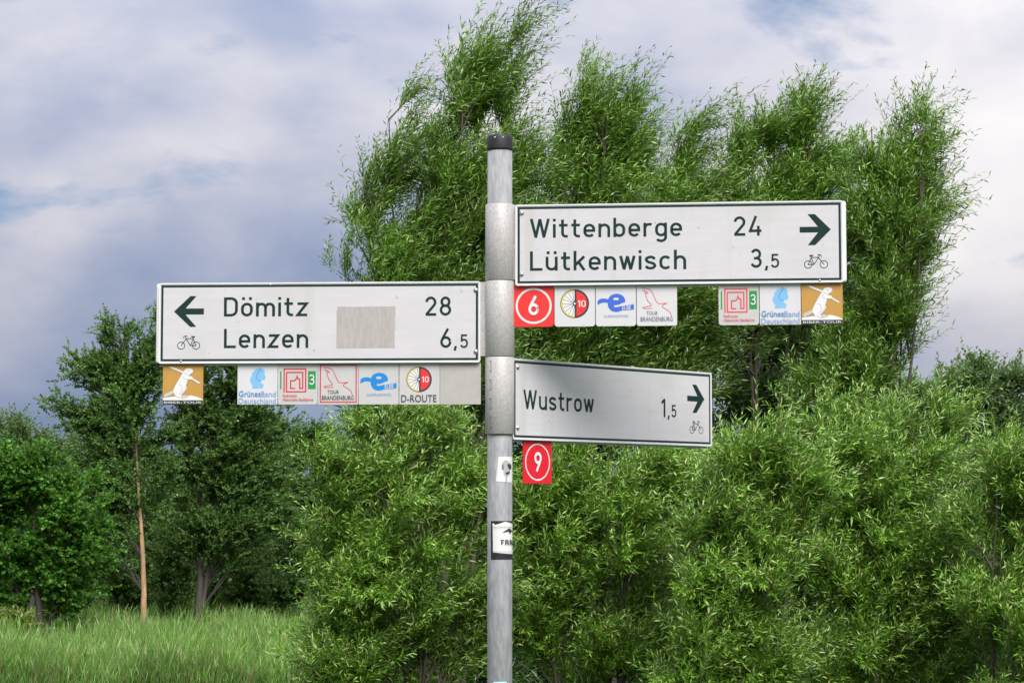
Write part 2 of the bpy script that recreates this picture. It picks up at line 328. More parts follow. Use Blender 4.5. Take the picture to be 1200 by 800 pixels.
def rounded_outline(x0, z0, x1, z1, r, k=5):
    rs = r if isinstance(r, (list, tuple)) else [r]*4      # TR, TL, BL, BR
    out = []
    for (cx, cz, a, q) in ((x1, z1, 0, rs[0]), (x0, z1, 90, rs[1]), (x0, z0, 180, rs[2]), (x1, z0, 270, rs[3])):
        sx, sz = (1 if cx == x0 else -1), (1 if cz == z0 else -1)
        if q <= 0: out.append((cx, cz)); continue
        for i in range(k+1):
            t = math.radians(a+90*i/k); out.append((cx+sx*q+q*math.cos(t), cz+sz*q+q*math.sin(t)))
    return out
def slab(outline, y0, y1, mat, bev=0.0):                 # outline in x,z; y0 = front (toward -Y)
    n = len(outline); cx = sum(p[0] for p in outline)/n; cz = sum(p[1] for p in outline)/n
    W = max(abs(p[0]-cx) for p in outline); H = max(abs(p[1]-cz) for p in outline)
    V = []; rings = [(y0, bev), (y0+bev, 0), (y1, 0)] if bev else [(y0, 0), (y1, 0)]
    for y, ins in rings: V += [(cx+(p[0]-cx)*(1-ins/W), y, cz+(p[1]-cz)*(1-ins/H)) for p in outline]
    Fc = [tuple(range(n))]
    for r in range(len(rings)-1): Fc += [(r*n+i, (r+1)*n+i, (r+1)*n+(i+1) % n, r*n+(i+1) % n) for i in range(n)]
    Fc.append(tuple(reversed([(len(rings)-1)*n+i for i in range(n)])))
    return mesh_of('slab', V, Fc, mat)
def lathe(prof, mat, n=40, smooth=True):
    V = [(r*math.cos(2*math.pi*i/n), r*math.sin(2*math.pi*i/n), z) for r, z in prof for i in range(n)]
    Fc = [(k*n+i, k*n+(i+1) % n, (k+1)*n+(i+1) % n, (k+1)*n+i) for k in range(len(prof)-1) for i in range(n)]
    Fc += [tuple(reversed(range(n))), tuple((len(prof)-1)*n+i for i in range(n))]
    me = mesh_of('lathe', V, Fc, mat)
    me.polygons.foreach_set('use_smooth', [len(p.vertices) == 4 for p in me.polygons]); me.update(); return me
def bolt_mesh():
    prof = [(.0072, 0), (.0072, .0012), (.0052, .0013), (.0050, .0036), (.0036, .0050), (.0008, .0056)]
    me = lathe(prof, steel, 14); me.transform(Matrix.Rotation(math.radians(90), 4, 'X')); return me

# ------------------------------------------------------------------ the signpost
POLE_Y = 6.994; PX = (585.7-600)/F*POLE_Y; PR = 0.0382
def zp(py): return at(585.7, py, POLE_Y).z
post = empty('signpost', (PX, POLE_Y, 0), label='round galvanised steel post with black cap carrying all the cycle signs', cat='signpost')
ztop = zp(176.5)
link('pole', lathe([(PR, -0.35), (PR, ztop)], galv, 48), post)
link('cap', lathe([(PR+.0016, ztop-.001), (PR+.002, ztop+.004), (PR+.002, zp(162)), (PR-.0005, zp(159.5)), (PR-.012, zp(158.8))], capm, 40), post)
bm_ = bolt_mesh()
for sx in (-.4, .25):
    o = link('cap_screw', bm_, post); o.location = (math.sin(sx)*(PR+.0018), -math.cos(sx)*(PR+.0018), zp(163.5)); o.rotation_euler = (0, 0, sx); o.scale = (.4, .4, .4)

SIGNS = {}
class Sign:
    def __init__(s, key, ang, z0, sgn, s0, label, y_sleeve, hinge):
        s.a, s.z0, s.sgn, s.s0 = ang, z0+EYE, sgn, s0
        s.root = empty('direction_sign', (PX, POLE_Y, s.z0), ang, label=label, cat='direction sign', group='direction signs on the post')
        s.n = Vector((math.sin(ang), -math.cos(ang), 0)); s.u = Vector((math.cos(ang), math.sin(ang), 0))
        s.o = Vector((PX, POLE_Y, s.z0)); s.x0, s.x1 = (s0, s0+1.0) if sgn > 0 else (-s0-1.0, -s0)
        SIGNS[key] = s
        H = .125; xa, xb = s.x0, s.x1
        link('panel', slab(rounded_outline(xa+.004, -H+.004, xb-.004, H-.004, .004), -.0145, -.011, white), s.root)
        # rim: a raised white edge all round the panel
        out, inn = rounded_outline(xa, -H, xb, H, .008), rounded_outline(xa+.0045, -H+.0045, xb-.0045, H-.0045, .004)
        n = len(out); V = [(p[0], -.0160, p[1]) for p in out]+[(p[0], -.0160, p[1]) for p in inn]+[(p[0], -.0143, p[1]) for p in inn]+[(p[0], -.0105, p[1]) for p in out]
        Fc = []
        for i in range(n):
            j = (i+1) % n; Fc += [(i, j, n+j, n+i), (n+i, n+j, 2*n+j, 2*n+i), (3*n+i, 3*n+j, j, i)]
        link('rim', mesh_of('rim', V, [tuple(reversed(f)) for f in Fc], rim), s.root)
        # hollow aluminium body behind the panel, its end cap a little longer than the panel
        e = .009
        ba, bb = (xa+.001, xb+e) if sgn > 0 else (xa-e, xb-.001)
        link('body', slab(rounded_outline(ba, -H+.0015, bb, H-.0015, .007), -.0104, .017, rim, .003), s.root)
        # rail under the body that holds the route plaques
        link('rail', slab([(xa+.02, -H-.006), (xb-.012, -H-.006), (xb-.012, -H+.001), (xa+.02, -H+.001)], -.0005, .0145, alu), s.root)
        bd = Print(.0147); i_, w_ = .0105, .0068
        bd.stroke([(xa+i_, -H+i_), (xb-i_, -H+i_), (xb-i_, H-i_), (xa+i_, H-i_)], w_, green, closed=True); bd.build('border_line', s.root)
        # sleeve round the pole with its clamping lip
        za, zb = zp(y_sleeve[1])-s.z0, zp(y_sleeve[0])-s.z0; R = .0447
        sl = link('sleeve', lathe([(PR+.0008, za+.0006), (R-.0012, za+.0006), (R, za+.002), (R, zb-.002), (R-.0012, zb-.0006), (PR+.0008, zb-.0006)], sleeve_m, 56), s.root)
        l0, l1 = (.030, s0+.012) if sgn > 0 else (-s0-.012, -.030)
        lp = slab(rounded_outline(l0, za+.003, l1, zb-.003, .002), -.0102 if abs(ang) > .5 else -.0100, .0102, sleeve_m); 
        lo = link('clamp_lip', lp, sl)
        lo.location = (0, .0, 0)
        if hinge:                                     # comb-like seam where the two sleeve halves interlock
            th0 = math.asin((575.8-585.7)/16.4)-ang; hh = (zb-za)
            def patch(t0, t1, z0, z1):
                V = [(math.sin(t)*(R+.0005), -math.cos(t)*(R+.0005), z) for t in (t0, t1) for z in (z0, z1)]
                link('seam', mesh_of('seam', V, [(0, 2, 3, 1)], ink), sl)
            for k in range(4):
                z0k = zb-.014-hh*(k+.0)*.243; patch(th0, th0+.028, z0k-hh*.13, z0k)
                patch(th0-.10, th0+.0, z0k-hh*.005, z0k+hh*.005); patch(th0-.10, th0+.0, z0k-hh*.135, z0k-hh*.125)
    def uv(s, px, py, w=.0145):
        d = ray(px, py); o = s.o+s.n*w; t = (o-Vector((0, 0, EYE))).dot(s.n)/d.dot(s.n)
        p = Vector((0, 0, EYE))+d*t-s.o; return p.dot(s.u), p.z
    def letters(s, name, items):
        pr = Print(.0148)
        for (t, xa, xb, yt, yb) in items:
            (u0, vb), (u1, _), (_, vt) = s.uv(xa, yb), s.uv(xb, yb), s.uv(xa, yt); din(pr, t, u0, u1, vb, vt-vb, green)
        pr.build(name, s.root)
    def arrow(s, tip, sx, sy0, sy1, hx0, hx1, hy0, hy1):
        (tu, tv), (su, a), (_, b) = s.uv(*tip), s.uv(sx, sy0), s.uv(sx, sy1); hw = abs(a-b)/2
        h0, hv0 = s.uv(hx0, hy0); h1, _ = s.uv(hx1, hy0); _, hv1 = s.uv(hx0, hy1); H = abs(hv0-hv1)/2
        dr = 1 if tu > su else -1; wd = abs(h1-h0)
        back = tu-dr*(H)          # 45 degree head, cut off level
        pr = Print(.0148); L = abs(tu-su); hb = abs(tu-(h1 if dr > 0 else h0)); 
        P = [(0, 0), (-hb, H), (-hb-wd, H), (-wd-.35*wd-hb*hw/H, hw), (-L, hw), (-L, -hw), (-wd-.35*wd-hb*hw/H, -hw), (-hb-wd, -H), (-hb, -H)]
        pr.poly([(tu+dr*x, tv+y) for x, y in P][::dr], green); pr.build('arrow', s.root)
    def bike(s, x0, x1, y0, y1, face):
        (ua, vb), (ub, vt) = s.uv(x0, y1), s.uv(x1, y0); W, H = ub-ua, vt-vb; pr = Print(.0148); w = .0021
        def T(p): x = (p[0]-131)/125; x = x if face < 0 else 1-x; return (ua+x*W, vb+(420-p[1])/77*H)
        for c in ((152, 399), (235, 399)): pr.stroke([T((c[0]+20*math.cos(t*math.pi/12), c[1]+20*math.sin(t*math.pi/12))) for t in range(24)], w, green, closed=True)
        for l in ([(165, 358), (166, 350), (173, 346), (186, 347)], [(174, 347), (180, 361), (152, 399)], [(180, 361), (216, 360)], [(180, 362), (204, 399)], [(222, 352), (204, 399)],
                  [(204, 399), (235, 399)], [(218, 360), (235, 399)]): pr.stroke([T(p) for p in l], w, green)
        pr.stroke([T((208, 350)), T((228, 351))], w*1.8, green); pr.build('bicycle_symbol', s.root)
    def bolts(s, pts, k=1.0):
        for p in pts:
            u, v = s.uv(*p); o = link('bolt', bm_, s.root); o.location = (u, -.0146 if k > .8 else -.0158, v); o.scale = (k, k, k)

A = Sign('right', -.1058, .8219, 1, .0495, 'white cycle sign with right arrow to Wittenberge 24 and Lütkenwisch 3,5', (240, 329.3), False)
B = Sign('left', -.0610, .5869, -1, .0591, 'white cycle sign with left arrow to Dömitz 28 and Lenzen 6,5', (329.5, 418.3), False)
C = Sign('low', .8264, .3517, 1, .0414, 'white cycle sign reading Wustrow 1,5 turned away from the two others', (418.5, 509), True)
A.letters('place_name', [('Wittenberge', 621, 799.5, 256.6, 279.0)]); A.letters('place_name', [('Lütkenwisch', 621, 804.3, 294.6, 317.4)])
A.letters('distance', [('24', 859.8, 892.7, 253.5, 276.5)]); A.letters('distance', [('3', 880, 893, 291.3, 313.9), (',', 896.6, 900.3, 297.4, 313.8), ('5', 903.5, 913.3, 297.4, 313.7)])
A.arrow((973.6, 268.8), 937, 265.7, 272.4, 946.3, 954.9, 250.9, 287.2); A.bike(942.5, 970, 297.6, 314.5, 1); A.bolts([(611.4, 249.6), (611, 321.3)]); A.bolts([(960.7, 328.4)], .5)
B.letters('place_name', [('Dömitz', 262.3, 360.7, 348.2, 370.9)]); B.letters('place_name', [('Lenzen', 262.3, 361.3, 385.3, 407.9)])
B.letters('distance', [('28', 498.2, 529, 347.3, 370)]); B.letters('distance', [('6', 515.8, 529, 384.9, 407.6), (',', 531.9, 535.5, 391.6, 407.6), ('5', 539.4, 548.6, 391.6, 407.6)])
B.arrow((204, 365), 239, 361.4, 368.5, 223.2, 230.4, 347, 383); B.bike(207.8, 234.4, 392.9, 409.3, -1); B.bolts([(557.7, 339.8), (557.7, 411.8)]); B.bolts([(212, 423.2), (317, 333.6)], .5)
C.letters('place_name', [('Wustrow', 613.2, 695.8, 456.2, 479.2)])
C.letters('distance', [('1', 775, 780.2, 466.8, 488.4), (',', 782.4, 784.7, 473.8, 488.6), ('5', 786.9, 792.6, 474.0, 488.6)])
C.arrow((825.3, 467.7), 805.3, 463.8, 470.2, 811.2, 815.9, 450.4, 483.4); C.bike(808.2, 823.9, 493, 507.5, 1); C.bolts([(606.6, 430), (606.6, 501)])
u0, v1 = B.uv(394.3, 359.3); u1, v0 = B.uv(463.2, 407.8)
tp = Print(.0147); rnd = random.Random(3)
tp.poly([(u0, v0), (u1-.001, v0+.0005), (u1-.003, v0+.02), (u1-.0005, v0+.035), (u1-.0025, v0+.05), (u1, v0+.06), (u1-.001, v0+.09), (u1, v1), (u0+.05, v1-.0007), (u0+.002, v1), (u0+.0035, v1-.008), (u0+.0005, v1-.012), (u0+.001, v1-.06)], tape)
tp.build('grey_patch', B.root, label='grey tape square covering old lettering')

# ------------------------------------------------------------------ route plaques in the rails
class Lines:                                         # every line of lettering is a part of its own
    def __init__(s, w, root): s.w, s.root = w, root
    def text(s, *a, **k): p = Print(s.w); p.text(*a, **k); p.build('lettering', s.root)
    def din(s, *a, **k): p = Print(s.w); din(p, *a, **k); p.build('lettering', s.root)
def plaque(sign, x0, x1, y0, y1, mat, corner, label, draw=None, box=None, group='route plaques under the signs', w=.0045):
    (ua, vt), (ub, _) = sign.uv(x0, y0, w), sign.uv(x1, y0, w); (_, vb) = sign.uv(x0, y1, w)
    cx, W, H = (ua+ub)/2, ub-ua, vt-vb
    root = empty('route_plaque', sign.o+sign.u*cx+Vector((0, 0, vb)), sign.a, label=label, cat='route plaque', group=group)
    c = corner
    me = slab(rounded_outline(-W/2, 0, W/2, H, [c*.35, c*.35, c, c]), -w, -w+.0028, mat, .0005)
    link('plate', me, root)
    if draw:
        bx0, by0, bx1, by1 = box
        T = lambda p: (-W/2+(p[0]-bx0)/(bx1-bx0)*W, H-(p[1]-by0)/(by1-by0)*H)
        S = W/(bx1-bx0)
        em = Print(w+.00025); le = Lines(w+.0018, root)
        draw(em, le, T, S)
        if em.v: em.build('emblem', root)
    return root
def dr_beaver(e, l, T, S):
    P = lambda pts, m: e.poly([T(p) for p in pts], m)
    K = lambda pts, m, w=7: e.stroke([T(p) for p in pts], w*S, m)
    P([(80, 100), (635, 100), (635, 590), (80, 590)], orange)
    for i in range(13): P([(84+i*43, 82), (104+i*43, 82), (104+i*43, 99), (84+i*43, 99)], ink)
    P([(80, 590), (80, 556), (160, 548), (290, 532), (400, 528), (480, 524), (560, 546), (634, 578), (634, 590)], prw)
    P([(78, 591), (636, 591), (636, 648), (78, 648)], ink)
    l.text('BIBER-TOUR', *T((96, 634)), *T((620, 606)), prw)
    for big, m in ((1, grey), (0, prw)):
        g = 5 if big else 0
        P([(155-g, 130-g), (205, 130-g), (372, 200-g), (366, 218+g), (190, 150+g)], m)
        P([(484-g, 283-g), (592+g, 346), (582, 364+g), (480-g, 302+g)], m)
        def off(pts):
            if not big: return pts
            cx, cy = sum(p[0] for p in pts)/len(pts), sum(p[1] for p in pts)/len(pts)
            return [(p[0]+(p[0]-cx)/max(1, math.hypot(p[0]-cx, p[1]-cy))*6, p[1]+(p[1]-cy)/max(1, math.hypot(p[0]-cx, p[1]-cy))*6) for p in pts]
        P(off([(92, 528), (120, 498), (180, 473), (225, 458), (236, 488), (190, 516), (115, 548)]), grey if big else plq_g)
        P(off(crom([(368, 205), (383, 170), (428, 153), (474, 160), (497, 186), (488, 212), (462, 228), (440, 262), (476, 262), (490, 282), (470, 305), (424, 306), (414, 345), (398, 388), (410, 412), (396, 452), (350, 506), (330, 520), (360, 540), (340, 560), (300, 545), (268, 536), (238, 500), (226, 458), (246, 404), (300, 308), (345, 232)], 3)), m)
        P(off([(330, 545), (370, 520), (432, 528), (424, 545), (350, 566)]), m if big else plq_g)
    K(crom([(290, 372), (325, 380), (345, 420), (340, 470), (300, 520)]), grey); K(crom([(362, 262), (375, 295), (420, 302)]), grey); K([(400, 400), (390, 440), (345, 500)], grey)
    K([(372, 212), (420, 240), (455, 238)], grey, 5); e.circle(*T((438, 183)), 6*S, ink, n=10)
BOX_BV = (75, 82, 638, 652)
def dr_gruen(e, l, T, S):
    ger = [(300, 150), (322, 165), (318, 125), (340, 148), (372, 128), (392, 150), (412, 128), (420, 160), (436, 170), (432, 210), (446, 250), (438, 275), (385, 290), (390, 315), (424, 345), (404, 388), (370, 378), (330, 388), (275, 382), (285, 340), (262, 325), (250, 280), (255, 250), (272, 235), (272, 195), (300, 178)]
    e.poly([T(p) for p in ger], bluel)
    e.stroke([T(p) for p in crom([(378, 135), (372, 170), (340, 205), (328, 245), (345, 280), (385, 292)])], 9*S, bluet)
    l.text('Grünes', *T((112, 484)), *T((386, 412)), bluet, bold=.008); l.text('Band', *T((392, 484)), *T((578, 418)), bluep)
    l.text('Deutschland', *T((110, 568)), *T((578, 502)), bluep)
BOX_GR = (92, 78, 594, 582)
def dr_three(pale):
    r, g = (redp, grn) if pale else (redl, grn)
    def d(e, l, T, S):
        K = lambda pts, w=17, c=False: e.stroke([T(p) for p in pts], w*S, r, closed=c)
        e.poly([T(p) for p in ((632, 175), (650, 175), (650, 395), (632, 395))], g); e.poly([T(p) for p in ((990, 172), (1088, 172), (1088, 395), (990, 395))], g)
        K([(684, 436), (684, 144), (960, 144), (960, 428), (715, 428), (715, 188), (922, 188), (922, 386), (884, 386), (884, 272), (862, 268), (850, 232), (838, 270), (818, 290), (768, 290), (768, 386), (826, 386)])
        u0, v0 = T((1006, 345)); u1, v1 = T((1074, 212)); l.din('3', u0, u1, v0, v1-v0, prw, sw=.8)
        l.text('Radrouten', *T((672, 490)), *T((848, 458)), r, bold=.008); l.text('Historische Stadtkerne', *T((672, 541)), *T((1058, 506)), r, bold=.008)
    return d
BOX_3 = (604, 74, 1112, 588)
def dr_tour(frame, lm):
    def d(e, l, T, S):
        K = lambda pts, w=9: e.stroke([T(p) for p in pts], w*S, lm)
        if frame: e.stroke([T(p) for p in ((112, 98), (568, 98), (568, 550), (112, 550))], 15*S, redl, closed=True)
        K(crom([(150, 125), (230, 138), (272, 165), (310, 240), (355, 310), (462, 308), (430, 322), (405, 350), (470, 390), (505, 420), (520, 465)], 4))
        K(crom([(165, 152), (225, 178), (212, 190), (195, 196), (208, 240), (225, 280), (265, 325), (255, 340), (165, 358), (190, 372), (280, 366)], 4)); K([(180, 165), (205, 195)], 6)
        l.text('TOUR', *T((206, 447)), *T((350, 403)), ink if frame else greyd); l.text('BRANDENBURG', *T((134, 523)), *T((538, 470)), ink if frame else greyd)
    return d
BOX_TR = (84, 74, 592, 580)
def dr_elbe(m, tm, t):
    def d(e, l, T, S):
        # a fat lower-case e whose bar runs out into a ribbon on both sides
        e.poly([T(p) for p in crom([(630, 325), (632, 275), (670, 252), (720, 248), (770, 258), (800, 250), (800, 305), (740, 300), (690, 300), (650, 315)], 4)], m)
        ring = [(868, 190), (930, 205), (970, 245), (978, 290), (940, 305), (895, 325), (850, 330), (835, 335), (850, 355), (890, 350), (932, 345), (940, 388), (900, 408), (850, 412), (800, 395), (768, 355), (758, 310), (765, 255), (800, 210)]
        e.poly([T(p) for p in crom(ring+[ring[0]], 4)], m)
        e.circle(*T((863, 255)), 36*S, plq_g if m is blue else plq_w, ry=17*S)
        e.poly([T(p) for p in ((930, 340), (1055, 325), (1088, 318), (1088, 384), (1055, 388), (936, 392))], m)
        l.text('ELBE', *T((940, 386)), *T((1052, 334)), prw); 
        l.text(t, *T((716, 474)), *T((1020, 446)), tm)
    return d
BOX_EL = (606, 74, 1114, 586)
def dr_wheel(text):
    def d(e, l, T, S):
        cx, cy, R = (345, 272, 160) if text else (350, 300, 182)
        c = T((cx, cy)); r = R*S
        e.circle(*c, r, ink, n=48); e.circle(*c, r*.955, yel, 90, 270); e.circle(*c, r*.85, prw, 90, 270); e.circle(*c, r*.86, red, -90, 90)
        for k in range(9):
            a = math.radians(100+k*20); e.stroke([(c[0], c[1]+(.03 if k % 2 else -.03)*r), (c[0]+.86*r*math.cos(a), c[1]+.86*r*math.sin(a))], 6*S, greyd)
        e.stroke([(c[0]+.06*r, c[1]-r*.98), (c[0]+.06*r, c[1]+r*.98)], r*.13, ink); e.circle(*c, r*.15, ink, n=14); e.circle(*c, r*.07, prw, n=10)
        l.din('10', c[0]+.22*r, c[0]+.76*r, c[1]-.24*r, .46*r, prw, sw=1.0)
        if text: l.text('D-ROUTE', *T((120, 553)), *T((566, 464)), ink)
    return d
BOX_DR = (94, 70, 604, 584); BOX_WH = (94, 60, 606, 586)
def dr_num(t, lw):
    def d(e, l, T, S):
        e.ring(*T((50, 50)), 42*S, lw*S, prw, n=48); (a, b), (c, f) = T((37.5, 72)), T((62.5, 27)); l.din(t, a, c, b, f-b, prw, sw=1.1)
    return d
yL = lambda x: 426.9-(x-190)*.0009
def pl(x0, x1, *a, **k): return plaque(B, x0, x1, yL(x0)-1.2, yL(x0)+47.2, *a, **k)
pl(191, 238.3, orange, .002, 'ochre beaver plaque hanging alone under the left arrow of the Dömitz sign', dr_beaver, BOX_BV)
pl(278.5, 325.2, plq_w, .002, 'white plaque with light blue map under the Dömitz and Lenzen sign', dr_gruen, BOX_GR)
pl(325.8, 372.3, plq_g, .008, 'pale grey plaque with red town emblem and green 3 under the Lenzen sign', dr_three(False), BOX_3)
pl(373, 419.7, plq_g, .002, 'plaque with red bird inside a red square frame reading TOUR BRANDENBURG', dr_tour(True, redl), BOX_TR)
pl(420.3, 467.2, plq_g, .002, 'grey plaque with bright blue letter e beside the red framed bird plaque', dr_elbe(blue, bluep, 'ELBERADWEG'), BOX_EL)
pl(468, 515.3, plq_g, .002, 'plaque with half red wheel above the word D-ROUTE', dr_wheel(True), BOX_DR)
pl(515.7, 563.5, plq_blank, .002, 'blank beige grey plaque without print next to the post')
yR = lambda x: 334.9-(x-602)*.0086
def pr_(x0, x1, *a, **k): return plaque(A, x0, x1, yR(x0)-1.0, yR(x0)+48.3, *a, **k)
pr_(601.7, 649.0, red, .011, 'red plaque with white number 6 in a ring under the Wittenberge sign', dr_num('6', 5.0), (0, 0, 100, 100))
pr_(649.8, 697.2, plq_w, .009, 'white plaque with half red wheel and no word beside the red 6', dr_wheel(False), BOX_WH)
pr_(698.0, 745.2, plq_w, .009, 'white plaque with deep blue letter e under the Wittenberge sign', dr_elbe(blue2, bluep, 'ELBERADWEG'), BOX_EL)
pr_(746.0, 793.3, plq_w, .007, 'white plaque with thin red bird and no frame reading TOUR BRANDENBURG', dr_tour(False, redp), BOX_TR)
pr_(841.9, 889.2, plq_g, .009, 'pale plaque with red town emblem and green 3 under the Wittenberge sign', dr_three(True), BOX_3)
pr_(890.0, 938.2, plq_w, .002, 'white plaque with light blue map under the 3,5 of the Wittenberge sign', dr_gruen, BOX_GR)
pr_(938.9, 987.3, orange, .002, 'ochre beaver plaque at the outer end of the Wittenberge sign', dr_beaver, BOX_BV)
plaque(C, 613.2, 646.5, 515.2, 566.2, red2, .003, 'red plaque with white number 9 hanging under the Wustrow sign', dr_num('9', 3.4), (0, 0, 100, 100))

# ------------------------------------------------------------------ stickers on the pole (curved with it)
def sticker(name, outline, mats, label, shapes):
    """outline and shapes in (angle, height) on the pole; each shape is subdivided so it wraps round"""
    zc = sum(p[1] for p in outline)/len(outline)
    o = None; root = empty(name, (PX, POLE_Y, zc), label=label, cat='sticker')
    for k, (nm, pts, m) in enumerate([('backing', outline, mats)]+shapes):
        bm = bmesh.new(); vs = [bm.verts.new((p[0], p[1]-zc, 0)) for p in pts]; bm.faces.new(vs)
        t0, t1 = min(p[0] for p in pts), max(p[0] for p in pts); n = max(2, int((t1-t0)/.12))
        for i in range(1, n):
            bmesh.ops.bisect_plane(bm, geom=bm.verts[:]+bm.edges[:]+bm.faces[:], plane_co=(t0+(t1-t0)*i/n, 0, 0), plane_no=(1, 0, 0))
        R = PR+.0005+.00022*k
        for v in bm.verts: t, z = v.co.x, v.co.y; v.co = (R*math.sin(t), -R*math.cos(t), z)
        bmesh.ops.triangulate(bm, faces=bm.faces[:])
        me = bpy.data.meshes.new(nm); bm.to_mesh(me); bm.free(); me.materials.append(m); link(nm, me, root)
    return root
def th(px): return math.asin(max(-1, min(1, (px-585.7)/14.62)))
def SP(pts): return [(th(x) if x < 600 else 1.45+(x-600)*.09, zp(y)) for x, y in pts]
sticker('sticker', SP([(581.2, 564), (584.4, 535.2), (602, 535), (602, 565.5)]), prw, 'small white sticker with a dark sketched head on the post', [
    ('head_mark', SP([(587.8, 549), (588, 543), (590.5, 540), (594, 539), (597, 542), (598.6, 543.5), (598, 550), (597.4, 556), (594.8, 558.5), (594, 565), (592.6, 565), (592, 558), (590, 556), (590.8, 552)]), grey),
    ('head_mark', SP([(594.2, 544), (597.5, 543.2), (599.2, 546), (598.6, 550), (596, 549.5)]), ink), ('head_mark', SP([(588, 546), (589.6, 543), (590.4, 547), (589.8, 551), (588.4, 550)]), greyd),
    ('head_mark', SP([(592, 554), (596.6, 552), (597, 554), (594, 556.4)]), ink)])
def bar(x0, y0, x1, y1): return SP([(x0, y1), (x0, y0), (x1, y0), (x1, y1)])
sticker('sticker', SP([(575.6, 655), (575.6, 610), (603, 610), (603, 655)]), capm, 'black and white sticker with a mountain peak low on the post', [
    ('label_paper', SP([(578, 646.5), (577.6, 616), (577.2, 613), (579, 612.6), (580, 614.6), (586, 613), (592, 610.8), (603, 614.5), (603, 649), (592, 648)]), prw),
    ('peak', SP([(588.2, 624), (593, 620.6), (596.6, 618.4), (603, 624.4), (599, 622.6), (597.4, 625.5), (595.5, 622.3), (592.5, 623.4)]), ink),
    ('letter', bar(587.4, 632, 588.8, 638), ink), ('letter', bar(586.8, 632, 590.8, 633.2), ink), ('letter', bar(588.6, 634.6, 590.2, 635.6), ink),
    ('letter', bar(591.8, 632, 593.1, 638), ink), ('letter', bar(593, 632, 595.2, 633.2), ink), ('letter', bar(594.6, 632.8, 595.6, 635), ink), ('letter', bar(593, 634.6, 595.2, 635.6), ink), ('letter', bar(594.4, 635.5, 595.6, 638), ink),
    ('letter', bar(596.8, 632, 597.6, 638), ink), ('letter', SP([(597.2, 632), (598.2, 632), (599.5, 638), (598.8, 638)]), ink), ('letter', bar(599.2, 632, 599.7, 638), ink),
    ('print_line', bar(578.4, 616.6, 602, 617.2), grey), ('print_line', bar(578.6, 645.2, 602, 645.7), grey)])
sticker('sticker', SP([(577.6, 812), (577.8, 799), (579.4, 797.2), (592.5, 797), (594.2, 798.6), (594.6, 812)]), cyan, 'pale blue sticker at the lower end of the post',
        [('print_line', SP([(579.5, 806), (579.5, 801), (592.5, 801), (592.5, 806)]), prw)])

# ------------------------------------------------------------------ plants
RNG = np.random.default_rng(11)
def unit(a): return a/np.maximum(np.linalg.norm(a, axis=-1, keepdims=True), 1e-9)
def leaf_arrays(P, D, Ln, Wd, up, kind):
    """leaf blades: kind 2 = folded diamond (2 tris), kind 4 = bent lance blade (4 tris)"""
    n = len(P); S = unit(np.cross(D, up)); Nn = unit(np.cross(S, D))
    Ln = Ln[:, None]; Wd = Wd[:, None]
    if kind == 2:
        m = P+D*Ln*.45
        V = np.stack([P, m+S*Wd*.5+Nn*Wd*.18, P+D*Ln-Nn*Ln*.06, m-S*Wd*.5+Nn*Wd*.18], 1).reshape(-1, 3)
        T = (np.arange(n)[:, None]*4+np.array([0, 1, 2, 0, 2, 3])).reshape(-1, 3)
    else:
        a, b = P+D*Ln*.28+Nn*Ln*.03, P+D*Ln*.66+Nn*Ln*.01
        V = np.stack([P, a+S*Wd*.46, a-S*Wd*.46, b+S*Wd*.40, b-S*Wd*.40, P+D*Ln-Nn*Ln*.13], 1).reshape(-1, 3)
        T = (np.arange(n)[:, None]*6+np.array([0, 1, 2, 1, 3, 2, 2, 3, 4, 3, 5, 4])).reshape(-1, 3)
    return V, T
def tubes(curves, n=6, pw=.8):
    V, T, b = [], [], 0
    for pts, r0, r1 in curves:
        pts = np.asarray(pts); m = len(pts); tg = unit(np.gradient(pts, axis=0)); ref = np.array([1., .2, .1])
        a = unit(np.cross(tg, ref)); c = np.cross(tg, a); R = np.linspace(1, 0, m)**pw*(r0-r1)+r1; ang = np.arange(n)*2*np.pi/n
        V.append((pts[:, None]+(a[:, None]*np.cos(ang)[None, :, None]+c[:, None]*np.sin(ang)[None, :, None])*R[:, None, None]).reshape(-1, 3))
        i, j = np.meshgrid(np.arange(m-1), np.arange(n), indexing='ij'); k = (j+1) % n
        A_, B_, C_, D_ = b+i*n+j, b+i*n+k, b+(i+1)*n+k, b+(i+1)*n+j
        T.append(np.stack([A_, B_, C_, A_, C_, D_], -1).reshape(-1, 3)); b += m*n
    return np.concatenate(V), np.concatenate(T)
STAT = [0]
